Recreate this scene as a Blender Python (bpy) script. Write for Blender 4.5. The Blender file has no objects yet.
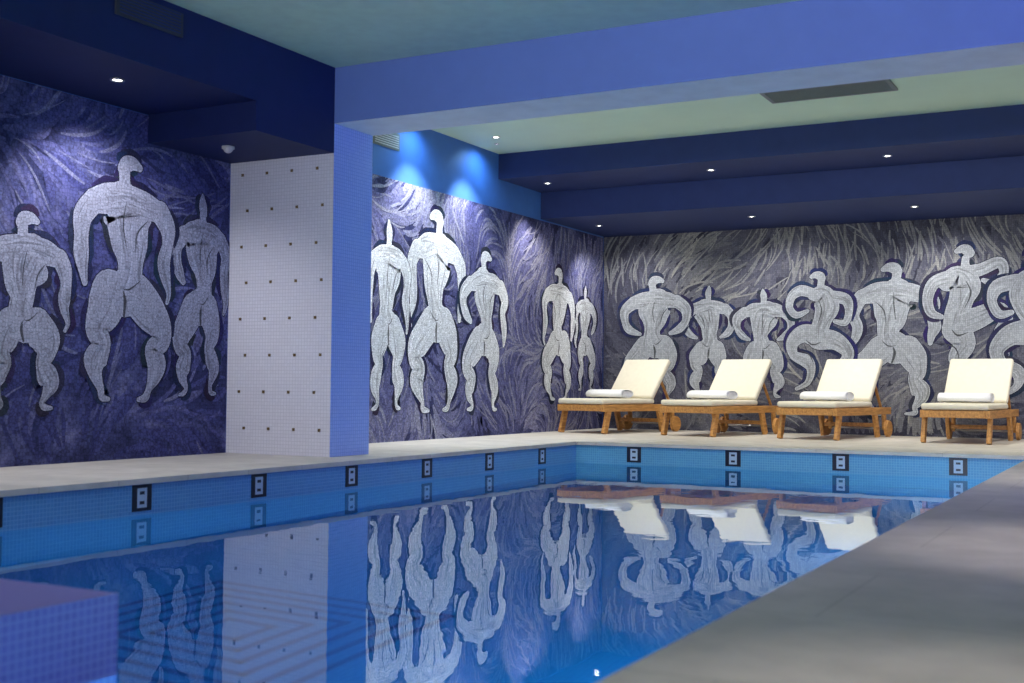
import bpy, bmesh, math, random
from mathutils import Vector, Matrix, noise
random.seed(7)
scn = bpy.context.scene
scn.view_settings.view_transform = 'Standard'
scn.view_settings.look = 'None'
scn.view_settings.exposure = 0.0

# ------------------------------------------------------------------ dimensions (metres)
XL = -7.17      # left wall
XR = 3.6        # right wall
YB = 16.2       # back wall
YF = -3.0       # wall behind
PX0, PX1, PY0, PY1 = -5.65, -0.99, -1.5, 12.05     # pool
BX, BY = -2.62, 2.52                               # platform corner inside pool
WATER = -0.23
DEPTH = -1.60

# ------------------------------------------------------------------ materials
def new_mat(name):
    m = bpy.data.materials.new(name); m.use_nodes = True
    nt = m.node_tree; nt.nodes.clear()
    out = nt.nodes.new('ShaderNodeOutputMaterial')
    b = nt.nodes.new('ShaderNodeBsdfPrincipled')
    nt.links.new(b.outputs[0], out.inputs[0])
    return m, nt, b, out

def plain(name, col, rough=0.6, var=0.06, scale=6, metallic=0.0, spec=0.5):
    m, nt, b, out = new_mat(name)
    n = nt.nodes.new('ShaderNodeTexNoise'); n.inputs['Scale'].default_value = scale; n.inputs['Detail'].default_value = 5
    g = nt.nodes.new('ShaderNodeNewGeometry'); nt.links.new(g.outputs['Position'], n.inputs['Vector'])
    r = nt.nodes.new('ShaderNodeValToRGB')
    r.color_ramp.elements[0].position = 0.3; r.color_ramp.elements[1].position = 0.7
    r.color_ramp.elements[0].color = (*[c*(1-var) for c in col], 1)
    r.color_ramp.elements[1].color = (*[min(1, c*(1+var)) for c in col], 1)
    nt.links.new(n.outputs[0], r.inputs[0]); nt.links.new(r.outputs[0], b.inputs['Base Color'])
    b.inputs['Roughness'].default_value = rough
    b.inputs['Metallic'].default_value = metallic
    b.inputs['Specular IOR Level'].default_value = spec
    return m

def mosaic(name, c1, c2, mortar, axes, tile=0.025, gap=0.0025, rough=0.35):
    m, nt, b, out = new_mat(name)
    g = nt.nodes.new('ShaderNodeNewGeometry')
    s = nt.nodes.new('ShaderNodeSeparateXYZ'); nt.links.new(g.outputs['Position'], s.inputs[0])
    c = nt.nodes.new('ShaderNodeCombineXYZ')
    nt.links.new(s.outputs[axes[0]], c.inputs[0]); nt.links.new(s.outputs[axes[1]], c.inputs[1])
    br = nt.nodes.new('ShaderNodeTexBrick'); br.offset = 0.0; br.squash = 1.0
    nt.links.new(c.outputs[0], br.inputs['Vector'])
    br.inputs['Scale'].default_value = 1.0
    br.inputs['Brick Width'].default_value = tile; br.inputs['Row Height'].default_value = tile
    br.inputs['Mortar Size'].default_value = gap; br.inputs['Mortar Smooth'].default_value = 0.1
    br.inputs['Color1'].default_value = (*c1, 1); br.inputs['Color2'].default_value = (*c2, 1)
    br.inputs['Mortar'].default_value = (*mortar, 1)
    nt.links.new(br.outputs['Color'], b.inputs['Base Color'])
    b.inputs['Roughness'].default_value = rough
    return m

def stone(name, col, tw=1.2, th=0.6, rough=0.5):
    m, nt, b, out = new_mat(name)
    g = nt.nodes.new('ShaderNodeNewGeometry')
    br = nt.nodes.new('ShaderNodeTexBrick'); nt.links.new(g.outputs['Position'], br.inputs['Vector'])
    br.inputs['Scale'].default_value = 1.0
    br.inputs['Brick Width'].default_value = tw; br.inputs['Row Height'].default_value = th
    br.inputs['Mortar Size'].default_value = 0.003
    br.inputs['Color1'].default_value = (*col, 1); br.inputs['Color2'].default_value = (*[c*0.95 for c in col], 1)
    br.inputs['Mortar'].default_value = (*[c*0.7 for c in col], 1)
    n = nt.nodes.new('ShaderNodeTexNoise'); n.inputs['Scale'].default_value = 3.5; n.inputs['Detail'].default_value = 8; n.inputs['Roughness'].default_value = 0.65
    nt.links.new(g.outputs['Position'], n.inputs['Vector'])
    r = nt.nodes.new('ShaderNodeMapRange'); r.inputs[1].default_value = .3; r.inputs[2].default_value = .7; r.inputs[3].default_value = 0.78; r.inputs[4].default_value = 1.1
    nt.links.new(n.outputs[0], r.inputs[0])
    mx = nt.nodes.new('ShaderNodeVectorMath'); mx.operation = 'SCALE'
    nt.links.new(br.outputs['Color'], mx.inputs[0]); nt.links.new(r.outputs[0], mx.inputs['Scale'])
    nt.links.new(mx.outputs[0], b.inputs['Base Color'])
    b.inputs['Roughness'].default_value = rough
    bp = nt.nodes.new('ShaderNodeBump'); bp.inputs['Strength'].default_value = .08; bp.inputs['Distance'].default_value = .01
    nt.links.new(n.outputs[0], bp.inputs['Height']); nt.links.new(bp.outputs[0], b.inputs['Normal'])
    return m

def emit(name, col, s):
    m = bpy.data.materials.new(name); m.use_nodes = True; nt = m.node_tree; nt.nodes.clear()
    o = nt.nodes.new('ShaderNodeOutputMaterial'); e = nt.nodes.new('ShaderNodeEmission')
    e.inputs[0].default_value = (*col, 1); e.inputs[1].default_value = s
    nt.links.new(e.outputs[0], o.inputs[0]); return m

def tesserae(nt, scale=38):
    """returns a float socket: per-tessera brightness with dark grout"""
    g = nt.nodes.new('ShaderNodeNewGeometry')
    v = nt.nodes.new('ShaderNodeTexVoronoi'); v.inputs['Scale'].default_value = scale; v.inputs['Randomness'].default_value = .5
    e = nt.nodes.new('ShaderNodeTexVoronoi'); e.feature = 'DISTANCE_TO_EDGE'; e.inputs['Scale'].default_value = scale; e.inputs['Randomness'].default_value = .5
    nt.links.new(g.outputs['Position'], v.inputs['Vector']); nt.links.new(g.outputs['Position'], e.inputs['Vector'])
    s = nt.nodes.new('ShaderNodeSeparateColor'); nt.links.new(v.outputs['Color'], s.inputs[0])
    a = nt.nodes.new('ShaderNodeMapRange'); a.inputs[3].default_value = .82; a.inputs[4].default_value = 1.12
    nt.links.new(s.outputs[0], a.inputs[0])
    c = nt.nodes.new('ShaderNodeMapRange'); c.inputs[1].default_value = .02; c.inputs[2].default_value = .09; c.inputs[3].default_value = .55; c.inputs[4].default_value = 1.03
    nt.links.new(e.outputs['Distance'], c.inputs[0])
    mu = nt.nodes.new('ShaderNodeMath'); mu.operation = 'MULTIPLY'
    nt.links.new(a.outputs[0], mu.inputs[0]); nt.links.new(c.outputs[0], mu.inputs[1])
    return mu.outputs[0], g

def mural_paint():
    m, nt, b, out = new_mat('mosaic_tesserae_figures')
    at = nt.nodes.new('ShaderNodeAttribute'); at.attribute_name = 'Col'
    t, g = tesserae(nt)
    sc = nt.nodes.new('ShaderNodeVectorMath'); sc.operation = 'SCALE'
    nt.links.new(at.outputs['Color'], sc.inputs[0]); nt.links.new(t, sc.inputs['Scale'])
    nt.links.new(sc.outputs[0], b.inputs['Base Color']); b.inputs['Roughness'].default_value = .7
    b.inputs['Specular IOR Level'].default_value = .15
    return m

def mural_ground(name, cols):
    m, nt, b, out = new_mat(name)
    t, g = tesserae(nt)
    n = nt.nodes.new('ShaderNodeTexNoise'); n.inputs['Scale'].default_value = 1.3; n.inputs['Detail'].default_value = 7
    n.inputs['Distortion'].default_value = 1.2; n.inputs['Roughness'].default_value = .65
    nt.links.new(g.outputs['Position'], n.inputs['Vector'])
    r = nt.nodes.new('ShaderNodeValToRGB')
    pos = [0.36, 0.48, 0.58, 0.74]
    r.color_ramp.elements[0].position = pos[0]; r.color_ramp.elements[0].color = (*cols[0], 1)
    r.color_ramp.elements[1].position = pos[3]; r.color_ramp.elements[1].color = (*cols[3], 1)
    for p, c in ((pos[1], cols[1]), (pos[2], cols[2])):
        e = r.color_ramp.elements.new(p); e.color = (*c, 1)
    nt.links.new(n.outputs[0], r.inputs[0])
    sc = nt.nodes.new('ShaderNodeVectorMath'); sc.operation = 'SCALE'
    nt.links.new(r.outputs[0], sc.inputs[0]); nt.links.new(t, sc.inputs['Scale'])
    nt.links.new(sc.outputs[0], b.inputs['Base Color']); b.inputs['Roughness'].default_value = .7
    b.inputs['Specular IOR Level'].default_value = .15
    return m

M_navy   = plain('navy_paint', (0.008, 0.016, 0.085), .6, spec=.25)
M_navy2  = plain('navy_paint_soffit', (0.022, 0.036, 0.130), .6, spec=.25)
M_beam   = plain('periwinkle_paint', (0.115, 0.185, 0.47), .6, .03, spec=.3)
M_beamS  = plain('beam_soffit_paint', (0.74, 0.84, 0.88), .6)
M_ceil   = plain('pale_green_ceiling', (0.58, 0.76, 0.58), .7, .03, 2)
M_ceilF  = plain('teal_ceiling', (0.52, 0.72, 0.56), .7, .05, 9)
M_wall   = plain('blue_wall_paint', (0.05, 0.15, 0.46), .5)
M_wallR  = plain('grey_wall_paint', (0.35, 0.35, 0.42), .7)
M_deck   = stone('deck_limestone', (0.57, 0.53, 0.465))
M_deckR  = stone('deck_grey_stone', (0.43, 0.39, 0.36), 1.6, .8)
M_bandYZ = mosaic('pool_band_mosaic_side', (0.09, 0.28, 0.56), (0.075, 0.24, 0.51), (0.15, .36, .61), ('Y', 'Z'))
M_bandXZ = mosaic('pool_band_mosaic_end', (0.09, 0.32, 0.54), (0.075, 0.28, 0.50), (0.15, .40, .58), ('X', 'Z'))  # turquoise of the underwater light at the far end put into the colour
M_floorP = mosaic('pool_floor_mosaic', (0.015, 0.18, 0.44), (0.012, 0.16, 0.41), (0.028, .22, .47), ('X', 'Y'), .03)
M_blockS = mosaic('platform_mosaic_purple_lit_side', (0.34, 0.30, 0.72), (0.30, 0.26, 0.66), (0.5, .46, .8), ('Y', 'Z'), .025)  # platform mosaics: purple LED light is put into their colour
M_blockE = mosaic('platform_mosaic_purple_lit_end', (0.34, 0.30, 0.72), (0.30, 0.26, 0.66), (0.5, .46, .8), ('X', 'Z'), .025)
M_blockT = mosaic('platform_mosaic_purple_lit_top', (0.16, 0.14, 0.38), (0.145, 0.125, 0.355), (0.20, .17, .42), ('X', 'Y'), .025)
M_pierF  = mosaic('pier_white_mosaic', (0.68, 0.67, 0.73), (0.64, 0.63, 0.69), (0.54, .53, .59), ('X', 'Z'), .03)
M_pierS  = mosaic('pier_mosaic_blue_lit', (0.34, 0.48, 0.95), (0.30, 0.44, 0.93), (0.22, .34, .80), ('Y', 'Z'), .03)  # blue LED light on this face is put into the tile colour
M_gold   = plain('gold_stud', (0.22, 0.15, 0.07), .35, metallic=.6)
M_black  = plain('black_tile', (0.012, 0.014, 0.03), .3)
M_whiteT = plain('white_tile', (0.40, 0.50, 0.62), .3)
M_key    = plain('dark_blue_tile', (0.008, 0.08, 0.25), .3)
M_grille = plain('grey_grille', (0.13, 0.15, 0.15), .5)
M_grilleD= plain('grille_dark', (0.03, 0.035, 0.05), .6)
M_white  = plain('white_plastic', (0.5, 0.5, 0.5), .4)
M_steel  = plain('brushed_steel', (0.6, 0.6, 0.6), .3, metallic=.9)
M_cush   = plain('cream_cushion', (0.69, 0.635, 0.50), .85, .03, 20)
M_towel  = plain('white_towel', (0.80, 0.80, 0.80), .95, .04, 60)
M_lens   = emit('downlight_lens', (1, .95, .88), 14)

def wood():
    m, nt, b, out = new_mat('teak_wood')
    tc = nt.nodes.new('ShaderNodeTexCoord'); mp = nt.nodes.new('ShaderNodeMapping'); mp.inputs['Scale'].default_value = (14, 2, 14)
    n = nt.nodes.new('ShaderNodeTexNoise'); n.inputs['Scale'].default_value = 2.5; n.inputs['Detail'].default_value = 6; n.inputs['Distortion'].default_value = .6
    r = nt.nodes.new('ShaderNodeValToRGB')
    r.color_ramp.elements[0].position = .3; r.color_ramp.elements[0].color = (.33, .14, .035, 1)
    r.color_ramp.elements[1].position = .7; r.color_ramp.elements[1].color = (.64, .32, .09, 1)
    nt.links.new(tc.outputs['Object'], mp.inputs[0]); nt.links.new(mp.outputs[0], n.inputs[0])
    nt.links.new(n.outputs[0], r.inputs[0]); nt.links.new(r.outputs[0], b.inputs['Base Color'])
    b.inputs['Roughness'].default_value = .45
    return m
M_wood = wood()

def water_mat():
    m = bpy.data.materials.new('pool_water'); m.use_nodes = True; nt = m.node_tree; nt.nodes.clear()
    o = nt.nodes.new('ShaderNodeOutputMaterial'); mix = nt.nodes.new('ShaderNodeMixShader')
    fr = nt.nodes.new('ShaderNodeFresnel'); fr.inputs['IOR'].default_value = 1.37
    rf = nt.nodes.new('ShaderNodeBsdfRefraction'); rf.inputs['IOR'].default_value = 1.333; rf.inputs['Roughness'].default_value = 0.0
    rf.inputs['Color'].default_value = (.50, .88, 1, 1)
    gl = nt.nodes.new('ShaderNodeBsdfGlossy'); gl.inputs['Roughness'].default_value = 0.0
    gl.inputs['Color'].default_value = (.90, .97, 1, 1)
    g = nt.nodes.new('ShaderNodeNewGeometry')
    n = nt.nodes.new('ShaderNodeTexNoise'); n.inputs['Scale'].default_value = 2.2; n.inputs['Detail'].default_value = 2.5
    nt.links.new(g.outputs['Position'], n.inputs['Vector'])
    bp = nt.nodes.new('ShaderNodeBump'); bp.inputs['Strength'].default_value = .06; bp.inputs['Distance'].default_value = .02
    nt.links.new(n.outputs[0], bp.inputs['Height'])
    for x in (fr, rf, gl): nt.links.new(bp.outputs[0], x.inputs['Normal'])
    nt.links.new(fr.outputs[0], mix.inputs[0]); nt.links.new(rf.outputs[0], mix.inputs[1]); nt.links.new(gl.outputs[0], mix.inputs[2])
    nt.links.new(mix.outputs[0], o.inputs[0]); return m
M_water = water_mat()

# ------------------------------------------------------------------ mesh helpers
COL = bpy.context.scene.collection
def mesh_obj(name, verts, faces, mats, fmat=None, parent=None, smooth=False):
    me = bpy.data.meshes.new(name); me.from_pydata(verts, [], faces)
    for m in mats: me.materials.append(m)
    if fmat:
        for p, i in zip(me.polygons, fmat): p.material_index = i
    if smooth:
        for p in me.polygons: p.use_smooth = True
    me.update()
    ob = bpy.data.objects.new(name, me); COL.objects.link(ob)
    if parent: ob.parent = parent
    return ob

def empty(name, loc=(0, 0, 0), rotz=0):
    e = bpy.data.objects.new(name, None); e.location = loc; e.rotation_euler = (0, 0, rotz); e.empty_display_size = .2
    COL.objects.link(e); return e

BF = [(0, 3, 2, 1), (4, 5, 6, 7), (0, 1, 5, 4), (1, 2, 6, 5), (2, 3, 7, 6), (3, 0, 4, 7)]   # -z +z -y +x +y -x
def boxv(x0, x1, y0, y1, z0, z1):
    return [(x0, y0, z0), (x1, y0, z0), (x1, y1, z0), (x0, y1, z0), (x0, y0, z1), (x1, y0, z1), (x1, y1, z1), (x0, y1, z1)]
def box(name, x0, x1, y0, y1, z0, z1, mats, fm=None, bevel=0, parent=None, seg=2):
    if not isinstance(mats, (list, tuple)): mats = [mats]
    ob = mesh_obj(name, boxv(x0, x1, y0, y1, z0, z1), BF, mats, fm, parent)
    if bevel:
        b = ob.modifiers.new('bevel', 'BEVEL'); b.width = bevel; b.segments = seg
        if seg > 2:
            for p in ob.data.polygons: p.use_smooth = True
    return ob
def boxes(name, lst, mats, parent=None, bevel=0):
    """lst: (x0,x1,y0,y1,z0,z1,matindex)"""
    V, F, I = [], [], []
    for q in lst:
        o = len(V); V += boxv(*q[:6]); F += [tuple(i+o for i in f) for f in BF]
        I += [q[6] if len(q) > 6 else 0]*6
    ob = mesh_obj(name, V, F, mats, I, parent)
    if bevel:
        b = ob.modifiers.new('bevel', 'BEVEL'); b.width = bevel; b.segments = 2
    return ob

# ------------------------------------------------------------------ room shell
box('wall_left', XL-.2, XL, YF, YB, -.3, 3.5, M_wall)
box('wall_back', XL-.2, XR+.2, YB, YB+.2, -.3, 3.5, M_navy)
box('wall_right', XR, XR+.2, YF, YB, -.3, 3.5, M_wallR)
box('wall_front', XL-.2, XR+.2, YF-.2, YF, -.3, 3.5, M_wallR)
ov = .02
boxes('floor', [
    (XL, PX0+ov, YF, YB, -.035, 0, 0),
    (PX0+ov, PX1-ov, PY1-ov, YB, -.035, 0, 0),
    (PX1-ov, XR, YF, PY1-ov, -.035, 0, 2),
    (PX1-ov, XR, PY1-ov, YB, -.035, 0, 0),
    (PX0+ov, BX-.003, YF, BY-.003, -.035, 0, 1),
    (BX-.003, PX1-ov, YF, PY0+ov, -.035, 0, 2)], [M_deck, M_blockT, M_deckR])
box('ceiling', XL, XR, 8.66, 12.98, 3.48, 3.6, M_ceil)
box('ceiling_over_pool', -6.05, XR, YF, 8.10, 3.26, 3.6, M_ceilF)
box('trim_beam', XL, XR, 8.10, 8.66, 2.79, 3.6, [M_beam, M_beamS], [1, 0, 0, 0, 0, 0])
boxes('trim_bulkhead_left', [(XL, -6.05, YF, 8.10, 2.77, 3.6, 0), (XL, -6.05, 7.11, 8.10, 2.54, 2.77, 0)], [M_navy])
boxes('trim_bulkhead_back', [(XL, XR, 12.98, YB, 3.17, 3.6, 0), (XL, XR, 14.15, YB, 2.82, 3.17, 0)], [M_navy2])
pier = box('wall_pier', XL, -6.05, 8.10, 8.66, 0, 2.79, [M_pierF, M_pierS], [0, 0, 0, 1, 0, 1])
studs = []
for r in range(8):
    for c in range(4):
        x = -7.03+c*.27+(0.0 if r % 2 else .06); z = .22+r*.315
        if x > -6.1 or z > 2.5: continue
        studs.append((x-.012, x+.012, 8.094, 8.10, z-.012, z+.012, 0))
boxes('gold_studs', studs, [M_gold], parent=pier)

# ------------------------------------------------------------------ pool
pool = empty('swimming_pool', (0, 0, 0))
outline = [(PX0, BY), (BX, BY), (BX, PY0), (PX1, PY0), (PX1, PY1), (PX0, PY1)]
V, F, I = [], [], []
for i in range(6):
    a, b2 = outline[i], outline[(i+1) % 6]
    o = len(V)
    zt = -.03 if i > 1 else 0.0
    V += [(a[0], a[1], zt), (b2[0], b2[1], zt), (b2[0], b2[1], DEPTH), (a[0], a[1], DEPTH)]
    F.append((o, o+1, o+2, o+3))
    I.append(3 if i == 1 else 4 if i == 0 else (0 if abs(a[0]-b2[0]) < 1e-6 else 1))
o = len(V); V += [(x, y, DEPTH) for x, y in outline]; F.append(tuple(range(o, o+6))); I.append(2)
mesh_obj('basin', V, F, [M_bandYZ, M_bandXZ, M_floorP, M_blockS, M_blockE], I, pool)
mesh_obj('water', [(x, y, WATER) for x, y in outline], [(0, 1, 2, 3, 4, 5)], [M_water], None, pool)
mk = []
def marker(c, axis):
    s = .165; z0 = -.205; u = s/8
    cells = ["########", "##....##", "##.##.##", "##....##", "##....##", "##.##.##", "##....##", "########"]
    for r, row in enumerate(cells):
        for q, ch in enumerate(row):
            a0 = c-s/2+q*u; zz = z0+(7-r)*u; m = 0 if ch == '#' else 1
            if axis == 'Y': mk.append((PX0, PX0+.004, a0, a0+u, zz, zz+u, m))
            else: mk.append((a0, a0+u, PY1-.004, PY1, zz, zz+u, m))
for k in range(7): marker(4.49+1.122*k, 'Y')
for k in range(4): marker(-4.96+1.1*k, 'X')
boxes('marker_tiles', mk, [M_black, M_whiteT], parent=pool)
orn = []
def frame(cx, cy, s, w, m=0):
    z0, z1 = DEPTH, DEPTH+.004
    orn.extend([(cx-s, cx+s, cy-s, cy-s+w, z0, z1, m), (cx-s, cx+s, cy+s-w, cy+s, z0, z1, m),
                (cx-s, cx-s+w, cy-s, cy+s, z0, z1, m), (cx+s-w, cx+s, cy-s, cy+s, z0, z1, m)])
for s in (.75, .63, .51, .39, .27, .15): frame(-3.75, 4.3, s, .04)
boxes('floor_ornament', orn, [M_key], parent=pool)

# ------------------------------------------------------------------ murals
M_fig = mural_paint()
M_gL = mural_ground('mural_ground_left', [(0.022, 0.024, 0.075), (0.045, 0.05, 0.14), (0.10, 0.105, 0.24), (0.26, 0.26, 0.38)])
M_gB = mural_ground('mural_ground_back', [(0.025, 0.025, 0.042), (0.05, 0.05, 0.078), (0.10, 0.10, 0.125), (0.22, 0.22, 0.22)])

class Mural:
    """flat mosaic: every tone is a coplanar patch; layers are only microns apart"""
    def __init__(s, name, side, a0, a1, z1, ground):
        s.name, s.side, s.a0, s.a1, s.z1 = name, side, a0, a1, z1
        s.V, s.F, s.C, s.I = [], [], [], []; s.off = .0010; s.ground = ground
        s.step = 3e-6 if side == 'L' else 4e-6; s.base = s.off; s.cnt = 0; s.cyc = 10**9
        s.poly([(a0, 0), (a1, 0), (a1, z1), (a0, z1)], (1, 1, 1), 1)
    def layer(s, base, cyc): s.base, s.cyc, s.cnt = base, cyc, 0
    def tick(s):
        s.cnt += 1; s.off = s.base+(s.cnt % s.cyc)*s.step
    def P(s, a, z):
        a = min(max(a, s.a0), s.a1); z = min(max(z, 0.0), s.z1)
        return (XL+s.off, a, z) if s.side == 'L' else (a, YB-s.off, z)
    def poly(s, pts, col, mi=0):
        s.tick(); o = len(s.V)
        s.V += [s.P(*p) for p in pts]; s.C += [col]*len(pts); s.F.append(tuple(range(o, o+len(pts)))); s.I.append(mi)
    def ribbon(s, path, col, extra=0.0, n=6, flat=False):
        pts = cat(path, n); s.tick()
        o = len(s.V); N = len(pts); S = 8
        T = []
        for i in range(N):
            p, q = pts[max(i-1, 0)], pts[min(i+1, N-1)]
            d = Vector((q[0]-p[0], q[1]-p[1])); d = d.normalized() if d.length > 1e-7 else Vector((0, 1)); T.append(d)
            r = max(.0005, pts[i][2]+extra); nx, nz = -d.y*r, d.x*r
            s.V += [s.P(pts[i][0]+nx, pts[i][1]+nz), s.P(pts[i][0]-nx, pts[i][1]-nz)]; s.C += [col, col]
        for i in range(N-1):
            s.F.append((o+2*i, o+2*i+1, o+2*i+3, o+2*i+2)); s.I.append(0)
        if flat: return
        for idx, sg in ((0, -1), (N-1, 1)):
            d = T[idx]; r = pts[idx][2]+extra; c = pts[idx]
            if r < .008: continue
            b = len(s.V)
            for k in range(S+1):
                t = math.pi*k/S; x = math.cos(t); y = math.sin(t)*sg
                s.V.append(s.P(c[0]+(-d.y*x+d.x*y)*r, c[1]+(d.x*x+d.y*y)*r)); s.C.append(col)
            s.F.append(tuple(range(b, b+S+1))); s.I.append(0)
    def build(s):
        ob = mesh_obj(s.name, s.V, s.F, [M_fig, s.ground], s.I)
        at = ob.data.color_attributes.new('Col', 'FLOAT_COLOR', 'POINT')
        for i, c in enumerate(s.C): at.data[i].color = (*c, 1)
        return ob

def cat(P, n):
    if len(P) < 3:
        a, b = P[0], P[-1]; return [tuple(a[k]+(b[k]-a[k])*t/n for k in range(3)) for t in range(n+1)]
    Q = [P[0]]+list(P)+[P[-1]]; out = []
    for i in range(1, len(Q)-2):
        for j in range(n):
            t = j/n; r = []
            for k in range(3):
                p0, p1, p2, p3 = Q[i-1][k], Q[i][k], Q[i+1][k], Q[i+2][k]
                r.append(.5*((2*p1)+(-p0+p2)*t+(2*p0-5*p1+4*p2-p3)*t*t+(-p0+3*p1-3*p2+p3)*t**3))
            r[2] = max(r[2], .001); out.append(tuple(r))
    out.append(tuple(P[-1])); return out

# figure parts in a unit box: x across (-.5 .5), z up (0 1), third value = half width
neckB = [(.01, .83, .040), (.03, .865, .030), (.04, .90, .028), (.045, .93, .030)]
headB = [(.055, .935, .030), (.02, .955, .034), (-.05, .962, .028), (-.12, .950, .016)]
neckF = [(0, .83, .036), (0, .87, .025), (0, .90, .024)]
headF = [(-.01, .895, .026), (0, .93, .031), (.01, .962, .022), (.015, .99, .008)]
shoulders = [(-.33, .782, .050), (-.19, .800, .060), (0, .812, .056), (.19, .800, .060), (.33, .782, .050)]
torso = [(-.06, .79, .090), (-.02, .755, .124), (.0, .70, .122), (.03, .63, .094), (.04, .56, .068), (.04, .51, .068), (.02, .455, .094), (.0, .42, .088)]
torso2 = [(.06, .79, .090), (.02, .755, .124), (.0, .70, .118), (-.03, .62, .088), (-.04, .56, .066), (-.03, .51, .068), (.01, .455, .096), (.02, .42, .088)]
armsH = [[(-.37, .78, .048), (-.45, .72, .044), (-.46, .65, .033), (-.43, .58, .036), (-.45, .52, .028), (-.49, .45, .014), (-.46, .41, .010)],
         [(.37, .78, .048), (.46, .72, .045), (.47, .64, .033), (.48, .57, .036), (.45, .51, .025), (.43, .46, .014)]]
armsH2 = [[(-.37, .78, .048), (-.47, .70, .044), (-.44, .62, .032), (-.47, .53, .036), (-.49, .46, .022), (-.46, .41, .010)],
          [(.37, .78, .048), (.48, .72, .045), (.49, .65, .032), (.43, .59, .033), (.34, .55, .018)]]
armsA = [[(-.36, .785, .048), (-.49, .72, .043), (-.50, .63, .031), (-.41, .565, .032), (-.26, .53, .015)],
         [(.36, .785, .048), (.49, .72, .043), (.50, .63, .031), (.41, .565, .032), (.26, .53, .015)]]
legs1 = [[(-.13, .43, .082), (-.22, .35, .086), (-.25, .28, .060), (-.20, .235, .038), (-.26, .18, .056), (-.29, .13, .048), (-.24, .07, .022), (-.21, .035, .014), (-.24, .012, .017), (-.32, .006, .009)],
         [(.15, .43, .082), (.22, .35, .080), (.25, .28, .054), (.21, .235, .038), (.28, .18, .056), (.30, .12, .042), (.25, .06, .018), (.24, .03, .014), (.29, .012, .015), (.36, .006, .009)]]
legs2 = [[(-.13, .43, .086), (-.26, .37, .080), (-.38, .31, .072), (-.40, .25, .052), (-.31, .21, .040), (-.36, .155, .056), (-.33, .10, .040), (-.26, .05, .016), (-.24, .015, .017), (-.15, .006, .009)],
         [(.16, .43, .086), (.23, .36, .086), (.29, .28, .056), (.24, .225, .040), (.31, .16, .056), (.31, .11, .038), (.26, .05, .016), (.24, .014, .016), (.15, .006, .009)]]
legs3 = [[(-.11, .43, .084), (-.19, .36, .078), (-.20, .29, .052), (-.15, .235, .037), (-.21, .17, .050), (-.25, .12, .040), (-.20, .05, .016), (-.21, .012, .015), (-.30, .006, .009)],
         [(.14, .43, .086), (.26, .37, .082), (.38, .30, .066), (.39, .24, .050), (.29, .205, .040), (.33, .14, .050), (.34, .09, .032), (.27, .04, .015), (.31, .014, .016), (.40, .008, .009)]]
TPL = {
 'A': [neckB, headB, shoulders, torso]+armsH+legs1,
 'A2': [neckB, headB, shoulders, torso2]+armsH+legs2,
 'A3': [neckB, headB, shoulders, torso2]+armsH2+legs3,
 'B': [neckF, headF, shoulders, torso2]+armsH2+legs3,
 'B1': [neckF, headF, shoulders, torso]+armsH+legs1,
 'C': [neckF, headF, shoulders, torso]+armsA+legs1,
 'CA': [neckB, headB, shoulders, torso]+armsA+legs3,
 'D': [neckB, headB,
       [(-.08, .81, .050), (.06, .80, .080), (.12, .71, .094), (.08, .62, .074), (0, .53, .070), (-.02, .46, .086)],
       [(-.10, .82, .044), (-.30, .845, .042), (-.47, .80, .036), (-.50, .71, .030), (-.38, .65, .030), (-.20, .68, .016)],
       [(.20, .79, .048), (.43, .76, .044), (.51, .67, .032), (.42, .58, .030), (.26, .59, .016)],
       [(-.02, .47, .084), (-.24, .50, .070), (-.46, .43, .056), (-.44, .33, .040), (-.22, .28, .050), (-.12, .21, .034), (-.20, .11, .022), (-.38, .06, .015)],
       [(.04, .46, .086), (.30, .44, .074), (.48, .35, .052), (.42, .26, .040), (.22, .20, .046), (.22, .11, .026), (.42, .05, .016)]],
 'E': [neckF, headB,
       [(-.24, .75, .054), (-.12, .79, .070), (-.02, .73, .094), (-.06, .64, .080), (-.12, .55, .072), (-.14, .47, .088)],
       [(-.18, .79, .046), (-.40, .75, .042), (-.50, .65, .033), (-.46, .56, .030), (-.32, .53, .018)],
       [(.02, .81, .046), (.22, .83, .042), (.44, .87, .036), (.50, .80, .030), (.38, .74, .030), (.24, .76, .015)],
       [(-.10, .48, .086), (.14, .52, .070), (.40, .57, .052), (.50, .50, .042), (.42, .39, .046), (.48, .29, .036), (.42, .19, .022), (.52, .15, .015)],
       [(-.14, .45, .086), (-.04, .36, .074), (-.12, .26, .052), (.0, .19, .038), (.08, .12, .044), (.0, .05, .018), (.12, .015, .014)]],
}
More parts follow.
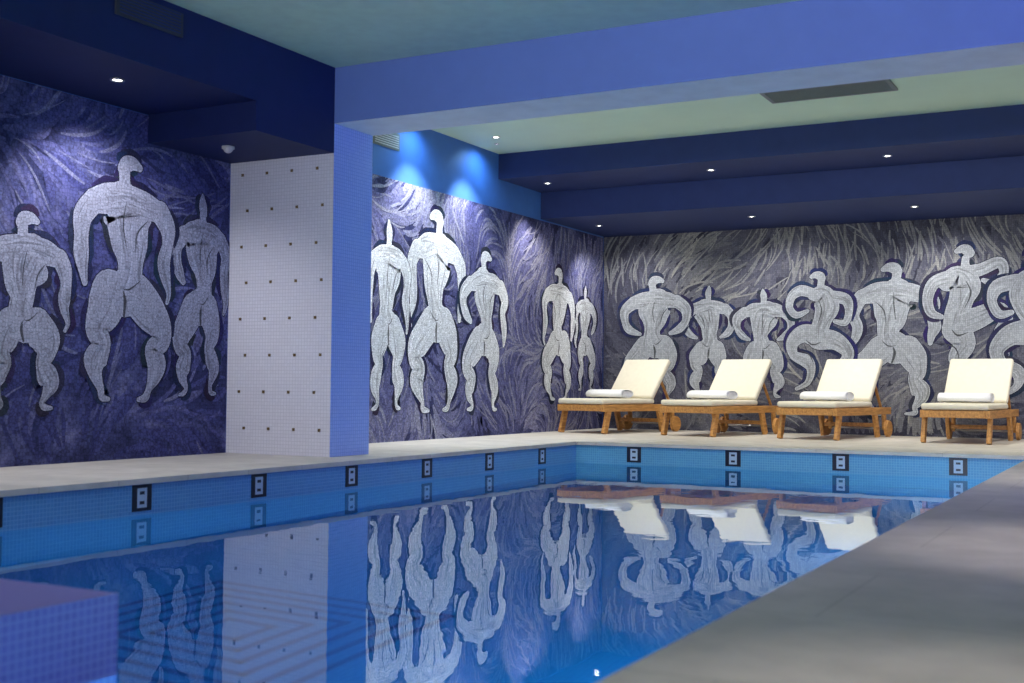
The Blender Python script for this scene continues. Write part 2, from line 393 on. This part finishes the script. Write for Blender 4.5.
def figure(M, tpl, cx, W, z0, H, col, mirror=False, dark=(0.012, 0.013, 0.034), seed=0):
    rnd = random.Random(seed*31+5)
    M.layer(.0070+(seed % 3)*.0009, 10**9)
    k = .5*H+.5*W/.48; sx = -1 if mirror else 1
    jit = lambda: (rnd.random()-.5)
    parts = []
    for n_, part in enumerate(TPL[tpl]):
        q_ = .25 if n_ < 2 else 1
        jx, jz = jit()*.02*q_, jit()*.008*q_
        parts.append([(cx+sx*(x+jx+jit()*.03*q_)*W, z0+(z+jz)*H, r*k*(1+jit()*.16*q_)) for x, z, r in part])
    rim = tuple(min(.95, c*1.15) for c in col)
    for p in parts:
        cp = cat(p, 3); N = len(cp)
        for j in range(9):
            i0 = rnd.randrange(0, max(1, N-5)); i1 = min(N-1, i0+4+rnd.randrange(4)); sg = rnd.choice([-1, 1]); seg = []
            for i in range(i0, i1+1):
                a, b = cp[max(i-1, 0)], cp[min(i+1, N-1)]
                d = Vector((b[0]-a[0], b[1]-a[1])); d = d.normalized() if d.length > 1e-6 else Vector((0, 1))
                o_ = cp[i][2]+.02; e = 1-abs(2*(i-i0)/max(1, i1-i0)-1)
                seg.append((cp[i][0]-d.y*o_*sg, cp[i][1]+d.x*o_*sg, .006+.032*e))
            if len(seg) > 2: M.ribbon(seg, tuple(c*(1.4+rnd.random()*1.6) for c in dark), 0, 2)
    for p in parts: M.ribbon(p, dark, .008)
    for p in parts: M.ribbon(p, rim, 0)
    for p in parts: M.ribbon(p, col, -.011*k/2)
    for q, p in enumerate(parts):
        if q < 2: continue
        for j in range(24 if q in (2, 3) else 15):
            f = (rnd.random()-.5)*1.6
            t0 = rnd.random()*.6; t1 = t0+.15+rnd.random()*.4
            cp = cat(p, 4); N = len(cp); i0, i1 = int(t0*(N-1)), min(N-1, int(t1*(N-1))+1)
            if i1-i0 < 2: continue
            seg = []; sway = jit()*.8
            for i in range(i0, i1+1):
                a, b = cp[max(i-1, 0)], cp[min(i+1, N-1)]
                d = Vector((b[0]-a[0], b[1]-a[1])); d = d.normalized() if d.length > 1e-6 else Vector((0, 1))
                u = (i-i0)/(i1-i0); e = 1-abs(2*u-1); ff = max(-.85, min(.85, f+sway*(u-.5)))
                seg.append((cp[i][0]-d.y*cp[i][2]*ff, cp[i][1]+d.x*cp[i][2]*ff, .002+.009*e))
            s = rnd.choice([.62, .74, .82, .9, 1.12, 1.2])
            M.ribbon(seg, tuple(min(.95, c*s) for c in col), 0, 2)
    g = tuple(c*.2 for c in col)
    L = [[(.0, .80, .001), (.03, .71, .003), (.02, .62, .0015)],
         [(-.22, .74, .001), (-.12, .68, .0035), (-.10, .60, .001)],
         [(.01, .44, .002), (.01, .40, .007), (.0, .34, .004)],
         [(-.14, .49, .001), (-.05, .45, .003), (.02, .45, .001)]]
    if tpl in 'DE': L = [[(.0, .76, .001), (.06, .68, .004), (.0, .58, .001)], [(-.2, .45, .001), (-.1, .41, .005), (.05, .43, .001)], [(-.3, .36, .001), (-.15, .33, .004), (-.08, .25, .001)]]
    for l in L:
        M.ribbon([(cx+sx*(x+jit()*.04)*W, z0+z*H, r*k*1.2) for x, z, r in l], g, 0)

def strokes(M, n, palette, zfun, seed, wmin=.006, wmax=.020, fs=.55, diag=0.0, lmax=.4, jitter=.5, flow=0, lay=(.0012, 1100)):
    rnd = random.Random(seed); fl = flow or seed
    M.layer(*lay)
    for i in range(n):
        a = M.a0+rnd.random()*(M.a1-M.a0); z = rnd.random()*M.z1
        if rnd.random() > zfun(a, z): continue
        L = .16+rnd.random()*lmax; w = wmin+rnd.random()*(wmax-wmin); P = []; steps = 6
        j = (rnd.random()-.5)*jitter*2; bend = (rnd.random()-.5)*1.3
        for s in range(steps+1):
            v = noise.noise(Vector((a*fs, z*fs*1.3, fl*3.1)))
            th = diag+v*4.2+j+bend*s/steps
            e = 1-abs(2*s/steps-1)
            P.append((a, z, w*(.45+.55*e**.5)))
            a += math.cos(th)*L/steps; z += math.sin(th)*L/steps
        t = noise.noise(Vector((a*.8+9, z*.8, fl*1.7)))*.75+.5
        t = t*.76+rnd.random()*.28-.02
        x_ = max(0, min(.999, t))*(len(palette)-1); q = int(x_); f = x_-q
        c = tuple(palette[q][k]*(1-f)+palette[q+1][k]*f for k in range(3))
        if min(p[0] for p in P) < M.a0 or max(p[0] for p in P) > M.a1: continue
        M.ribbon(P, c, 0, 2, w < .016)

HL = (.0052, 380)
# palettes run dark -> light
PF = [(.026, .028, .088), (.036, .040, .130), (.052, .056, .175), (.072, .076, .215), (.10, .104, .25), (.15, .152, .30), (.22, .22, .36)]
PL = [(.048, .050, .14), (.070, .074, .205), (.098, .102, .25), (.135, .138, .295), (.185, .186, .345), (.26, .26, .40), (.36, .36, .47)]
PB = [(.034, .034, .054), (.050, .050, .076), (.072, .072, .102), (.096, .096, .128), (.128, .128, .152), (.175, .173, .182), (.25, .245, .23)]
m1 = Mural('mosaic_mural', 'L', YF+.02, 8.095, 2.765, M_gL)
strokes(m1, 3000, PF, lambda a, z: .95, 1, .014, .042, fs=.6, diag=.7, lmax=.38, jitter=.22)
strokes(m1, 800, [(.10, .105, .22), (.16, .165, .29), (.27, .27, .40)], lambda a, z: .9 if z > 1.7 else .2, 51, .006, .018, fs=.6, diag=.7, lmax=.36, jitter=.25, flow=1, lay=HL)
cF = (.34, .35, .44)
figure(m1, 'A', 5.94, .80, .40, 1.44, cF, True, seed=1)
figure(m1, 'A2', 6.90, .96, .46, 1.96, cF, True, seed=2)
figure(m1, 'B', 7.755, .62, .50, 1.73, cF, True, seed=3)
figure(m1, 'C', 5.05, .72, .40, 1.7, cF, True, seed=4)
figure(m1, 'A2', 3.8, .9, .42, 1.9, cF, True, seed=5)
figure(m1, 'B', 2.6, .8, .42, 1.75, cF, False, seed=6)
figure(m1, 'A', 1.4, .9, .40, 1.9, cF, False, seed=7)
m1.build()
m2 = Mural('mosaic_mural', 'L', 8.665, YB-.012, 2.80, M_gL)
strokes(m2, 3000, PL, lambda a, z: .95, 2, .014, .044, fs=.5, diag=-.5, lmax=.42, jitter=.22)
strokes(m2, 1000, [(.18, .18, .30), (.28, .28, .40), (.42, .42, .52)], lambda a, z: .9 if (z > 1.4 or a > 12.8) else .3, 52, .007, .021, fs=.5, diag=-.5, lmax=.40, jitter=.25, flow=2, lay=HL)
cG = (.78, .80, .82)
figure(m2, 'C', 9.4, .8, .34, 2.0, cG, False, seed=10)
figure(m2, 'B1', 10.58, .76, .34, 2.03, cG, True, seed=11)
figure(m2, 'A2', 11.55, 1.12, .305, 2.31, cG, False, seed=12)
figure(m2, 'A3', 12.66, 1.02, .31, 1.94, cG, True, seed=13)
figure(m2, 'A2', 14.70, .94, .42, 1.81, cG, False, seed=14)
figure(m2, 'B', 15.56, .66, .55, 1.50, cG, False, seed=15)
m2.build()
m3 = Mural('mosaic_mural', 'B', XL+.012, XR-.01, 2.81, M_gB)
strokes(m3, 4200, PB, lambda a, z: .95, 3, .014, .042, fs=.4, diag=.9, lmax=.42, jitter=.22, lay=(.0012, 900))
strokes(m3, 1500, [(.14, .14, .155), (.21, .21, .21), (.32, .31, .28)], lambda a, z: .85 if z > 1.8 else .15, 53, .006, .020, fs=.4, diag=.9, lmax=.40, jitter=.25, flow=3, lay=(.0052, 300))
cH = (.36, .375, .39)
figure(m3, 'CA', -6.35, .94, .42, 1.80, cH, True, seed=20)
figure(m3, 'C', -5.55, .66, .48, 1.57, cH, False, seed=21)
figure(m3, 'C', -4.76, .74, .48, 1.50, cH, True, seed=22)
figure(m3, 'D', -4.00, .80, .50, 1.70, cH, False, seed=23)
figure(m3, 'A2', -3.03, 1.06, .27, 2.01, cH, False, seed=24)
figure(m3, 'E', -2.13, .92, .48, 2.00, cH, False, seed=25)
figure(m3, 'D', -1.34, .92, .45, 1.92, cH, True, seed=26)
figure(m3, 'C', -.40, .8, .48, 1.7, cH, False, seed=27)
figure(m3, 'A2', .6, 1.0, .3, 2.0, cH, False, seed=28)
figure(m3, 'CA', 1.8, .9, .42, 1.8, cH, True, seed=29)
m3.build()

# ------------------------------------------------------------------ sun loungers
def oriented_box(name, p0, p1, wx, t, mat, parent, bevel=.004):
    """bar in the local YZ plane from p0 to p1 (y,z), x range wx, thickness t"""
    (y0, z0), (y1, z1) = p0, p1
    d = Vector((y1-y0, z1-z0)).normalized(); n = Vector((-d.y, d.x))*t/2
    pts = [(y0-n.x, z0-n.y), (y1-n.x, z1-n.y), (y1+n.x, z1+n.y), (y0+n.x, z0+n.y)]
    V = [(wx[0], y, z) for y, z in pts]+[(wx[1], y, z) for y, z in pts]
    F = [(0, 1, 2, 3), (7, 6, 5, 4), (0, 4, 5, 1), (1, 5, 6, 2), (2, 6, 7, 3), (3, 7, 4, 0)]
    ob = mesh_obj(name, V, F, [mat], None, parent)
    b = ob.modifiers.new('bevel', 'BEVEL'); b.width = bevel; b.segments = 3 if bevel > .01 else 1
    if bevel > .01:
        for p in ob.data.polygons: p.use_smooth = True
    return ob
def cyl_x(name, x0, x1, y, z, r, mat, parent, seg=24, sy=1.0):
    V, F = [], []
    for x in (x0, x1):
        for i in range(seg):
            a = 2*math.pi*i/seg; V.append((x, y+r*sy*math.cos(a), z+r*math.sin(a)))
    for i in range(seg): j = (i+1) % seg; F.append((i, j, seg+j, seg+i))
    F += [tuple(range(seg)), tuple(range(seg, 2*seg))]
    ob = mesh_obj(name, V, F, [mat], None, parent)
    b = ob.modifiers.new('bevel', 'BEVEL'); b.width = .006; b.segments = 2
    return ob

def lounger(x, y, th, back=52):
    E = empty('sun_lounger', (x, y, 0), -math.radians(th))
    w, L = .76, 1.80; hy = 1.14
    for i, xx in enumerate((0, w-.05)):
        box(f'rail_{i+1}', xx, xx+.05, 0, L, .285, .375, M_wood, bevel=.006, parent=E)
        oriented_box(f'leg_front_{i+1}', (.14, .30), (.05, 0), (xx+.002, xx+.048), .085, M_wood, E)
        oriented_box(f'leg_rear_{i+1}', (1.28, .30), (1.38, 0), (xx+.002, xx+.048), .085, M_wood, E)
        oriented_box(f'wheel_bracket_{i+1}', (1.60, .30), (1.62, .09), (xx+.004, xx+.046), .06, M_wood, E)
        wx = (xx-.045, xx-.008) if i == 0 else (xx+.058, xx+.095)
        cyl_x(f'wheel_{i+1}', wx[0], wx[1], 1.62, .105, .105, M_wood, E)
    cyl_x('axle', -.04, w+.04, 1.62, .105, .012, M_steel, E, 10)
    box('rail_foot', .05, w-.05, 0, .04, .29, .37, M_wood, bevel=.005, parent=E)
    box('rail_head', .05, w-.05, L-.04, L, .29, .37, M_wood, bevel=.005, parent=E)
    box('stretcher', .048, w-.048, 1.32, 1.35, .13, .18, M_wood, bevel=.004, parent=E)
    sl = []
    for k in range(12):
        y0 = .05+k*.09; sl.append((.05, w-.05, y0, y0+.065, .362, .378, 0))
    boxes('seat_slats', sl, [M_wood], parent=E, bevel=.002)
    a = math.radians(back); c, s = math.cos(a), math.sin(a)
    z0 = .375; bl = .70
    for i, xx in enumerate((.06, w-.10)):
        oriented_box(f'back_frame_{i+1}', (hy, z0), (hy+bl*c, z0+bl*s), (xx, xx+.04), .035, M_wood, E)
        oriented_box(f'back_strut_{i+1}', (hy+.42*c, z0+.42*s), (hy+.52, .35), (xx+.005, xx+.035), .03, M_wood, E)
    for k in range(8):
        t = .04+k*.086
        oriented_box(f'back_slat_{k+1}', (hy+t*c, z0+t*s), (hy+(t+.06)*c, z0+(t+.06)*s), (.10, w-.10), .016, M_wood, E)
    box('seat_cushion', .01, w-.01, -.01, hy+.03, .380, .450, M_cush, bevel=.028, parent=E, seg=4)
    n = (-s, c); q = .055
    oriented_box('back_cushion', (hy+.02*c+n[0]*q, z0+.02*s+n[1]*q+.03), (hy+(bl+.02)*c+n[0]*q, z0+(bl+.02)*s+n[1]*q), (.01, w-.01), .080, M_cush, E, .028)
    pts = []; turns = 2.6; N = 60
    for i in range(N+1):
        t = i/N; r = .02+.045*t; ang = 2*math.pi*turns*t
        pts.append((2.5*r*math.cos(ang), r*math.sin(ang)))
    tw0, tw1 = .08, .66; yc, zc = .66, .450+.061
    V, F = [], []
    th2 = .008
    for x_ in (tw0, tw1):
        for (py, pz) in pts:
            V.append((x_, yc+py, zc+pz))
        for (py, pz) in pts:
            l = math.hypot(py, pz); f = (l-th2)/l
            V.append((x_, yc+py*f, zc+pz*f))
    n1 = N+1
    for i in range(N):
        F.append((i, i+1, 2*n1+i+1, 2*n1+i)); F.append((n1+i, 3*n1+i, 3*n1+i+1, n1+i+1))
        F.append((i, n1+i, n1+i+1, i+1)); F.append((2*n1+i, 2*n1+i+1, 3*n1+i+1, 3*n1+i))
    mesh_obj('towel_roll', V, F, [M_towel], None, E, True)
    cyl_x('towel_core', tw0+.004, tw1-.004, yc, zc, .042, M_towel, E, 24, 2.3)
    return E
lounger(-6.97, 14.28, 13)
lounger(-5.53, 14.28, 12)
lounger(-4.04, 14.28, 9)
lounger(-2.38, 14.28, 4)

# ------------------------------------------------------------------ ceiling fixtures
def lamp(kind, name, loc, target, energy, col, parent=None, size=.05, angle=80, blend=.6, sy=None, spread=None):
    l = bpy.data.lights.new(name, kind); l.energy = energy; l.color = col
    if kind == 'SPOT': l.spot_size = math.radians(angle); l.spot_blend = blend; l.shadow_soft_size = size
    elif kind == 'AREA':
        l.size = size
        if sy: l.shape = 'RECTANGLE'; l.size_y = sy
        if spread: l.spread = math.radians(spread)
    else: l.shadow_soft_size = size
    ob = bpy.data.objects.new(name, l); COL.objects.link(ob); ob.location = loc
    d = Vector(target)-Vector(loc); ob.rotation_euler = d.to_track_quat('-Z', 'Y').to_euler()
    if parent:
        ob.parent = parent; ob.location = Vector(loc)-parent.location
    return ob
def downlight(x, y, z, target, energy, col=(1, .93, .82), angle=85, r=.038, blend=.7):
    V, F, I = [], [], []; S = 20
    rings = [(r*1.35, 0), (r*1.35, -.008), (r, -.010), (r*.9, -.003)]
    for rr, zz in rings:
        for i in range(S): a = 2*math.pi*i/S; V.append((rr*math.cos(a), rr*math.sin(a), zz))
    for k in range(3):
        for i in range(S): j = (i+1) % S; F.append((k*S+i, k*S+j, (k+1)*S+j, (k+1)*S+i)); I.append(0)
    F.append(tuple(range(3*S, 4*S))); I.append(1)
    ob = mesh_obj('downlight', V, F, [M_steel, M_lens], I); ob.location = (x, y, z)
    lamp('SPOT', 'spot', (x, y, z-.03), target, energy, col, ob, .03, angle, blend)
    return ob
for x in (-6.75, -4.6, -2.58, -.5, 1.6):
    downlight(x, 13.5, 3.17, (x, 14.3, 0), 185, (1, .95, .84), angle=95)
    downlight(x+.02, 15.05, 2.82, (x+.3, 16.0, .9), 115, (.97, .96, .95), angle=115)
for y in (9.6, 10.9, 12.06):
    downlight(-6.70, y, 3.48, (-7.1, y+.2, 1.2), 225, (.95, .96, 1), angle=80)
for x in (-4.0, -1.5, 1.5):
    downlight(x, 10.0, 3.48, (x, 10.4, 0), 120, (1, .97, .90), angle=110)
for y in (1.5, 3.9, 6.17):
    downlight(-6.53, y, 2.77, (-7.0, y+.5, .9), 120, (.94, .93, 1), angle=115)
for y in (2.2, 5.1, 9.1):
    z = 3.26 if y < 8 else 3.48
    downlight(-.15, y, z, (-.15, y, 0), 220, (1, .93, .86), angle=40, blend=.9)  # unseen downlights, added to lay light pools along the right deck
for y in (11.0, 12.4):
    downlight(-6.88, y, 3.48, (-7.17, y, 2.7), 32, (.35, .66, 1), angle=140, r=.02, blend=1)
lamp('AREA', 'front_fill', (-3.8, 4.2, 3.22), (-3.8, 4.2, 0), 26, (.70, .75, 1), size=2.0, sy=1.2, spread=120)  # added fill light above the pool, no panel is seen there
lamp('AREA', 'recess_fill', (-1.8, 8.72, 3.0), (-1.8, 10.5, 3.48), 68, (.88, 1, .86), size=9.5, sy=.12)  # unseen uplight added behind the beam to brighten the recess ceiling
lamp('SPOT', 'blue_wash', (3.2, 5.6, 2.9), (1.0, 8.1, 3.1), 420, (.10, .10, 1), angle=110, size=.1)
lamp('SPOT', 'purple_wash', (-1.2, 1.4, 3.0), (-2.8, 2.1, 0), 60, (.45, .25, 1), angle=45, size=.1)
lamp('SPOT', 'purple_wash', (3.0, 6.0, 2.9), (1.0, 6.5, 0), 180, (.5, .28, 1), angle=90, size=.1)
lamp('AREA', 'beam_fill', (-1.5, -2.7, 1.9), (-2.2, 8.1, 3.9), 100, (.90, .95, 1), size=5, sy=.6, spread=70)  # unseen fill behind the camera, added to brighten beam and front ceiling
for y in (1.2, 4.4, 7.6, 10.8):
    lamp('AREA', 'pool_light', (-1.03, y, -.75), (-4.5, y, -1.1), 32, (.40, .82, 1), size=.35, sy=.35)

boxes('ceiling_grille', [(-3.37, -2.15, 11.3, 11.34, 3.46, 3.48, 0), (-3.37, -2.15, 11.74, 11.78, 3.46, 3.48, 0), (-3.37, -3.33, 11.34, 11.74, 3.46, 3.48, 0), (-2.19, -2.15, 11.34, 11.74, 3.46, 3.48, 0), (-3.33, -2.19, 11.34, 11.74, 3.474, 3.48, 1)]
      + [(-3.33, -2.19, 11.36+k*.038, 11.372+k*.038, 3.464, 3.476, 0) for k in range(10)], [M_grille, M_grilleD])
boxes('air_vent', [(-6.05, -6.035, 5.68, 6.30, 3.04, 3.21, 0)]+[(-6.035, -6.028, 5.71, 6.27, 3.06+k*.022, 3.068+k*.022, 1) for k in range(7)], [M_grilleD, M_navy2])
boxes('air_vent', [(XL, XL+.015, 10.25, 10.75, 3.12, 3.30, 0)]+[(XL+.015, XL+.022, 10.28, 10.72, 3.14+k*.024, 3.15+k*.024, 1) for k in range(6)], [M_grille, M_white])
def dome(name, loc, r):
    bm = bmesh.new(); bmesh.ops.create_uvsphere(bm, u_segments=20, v_segments=12, radius=r)
    for v in bm.verts:
        if v.co.z > 0: v.co.z *= .15
    bmesh.ops.create_cone(bm, cap_ends=True, segments=20, radius1=r*1.3, radius2=r*1.3, depth=.02, matrix=Matrix.Translation((0, 0, r*.15)))
    me = bpy.data.meshes.new(name); bm.to_mesh(me); bm.free(); me.materials.append(M_white)
    ob = bpy.data.objects.new(name, me); COL.objects.link(ob); ob.location = loc
    for p in me.polygons: p.use_smooth = True
    return ob
dome('smoke_detector', (-6.67, 7.5, 2.54-.016), .04)

# ------------------------------------------------------------------ world + camera
w = bpy.data.worlds.new('world'); scn.world = w; w.use_nodes = True
w.node_tree.nodes['Background'].inputs[0].default_value = (.2, .25, .5, 1); w.node_tree.nodes['Background'].inputs[1].default_value = .05
cam = bpy.data.cameras.new('camera'); co = bpy.data.objects.new('camera', cam); COL.objects.link(co)
cam.sensor_width = 36; cam.lens = 42.26; cam.clip_start = .05
R = Matrix.Rotation(math.radians(28.2), 4, 'Z') @ Matrix.Rotation(math.radians(92.14), 4, 'X') @ Matrix.Rotation(math.radians(.5), 4, 'Z')
co.matrix_world = Matrix.Translation((0, 0, .6)) @ R
cam.dof.use_dof = True; cam.dof.focus_distance = 14.5; cam.dof.aperture_fstop = 2.8
scn.camera = co
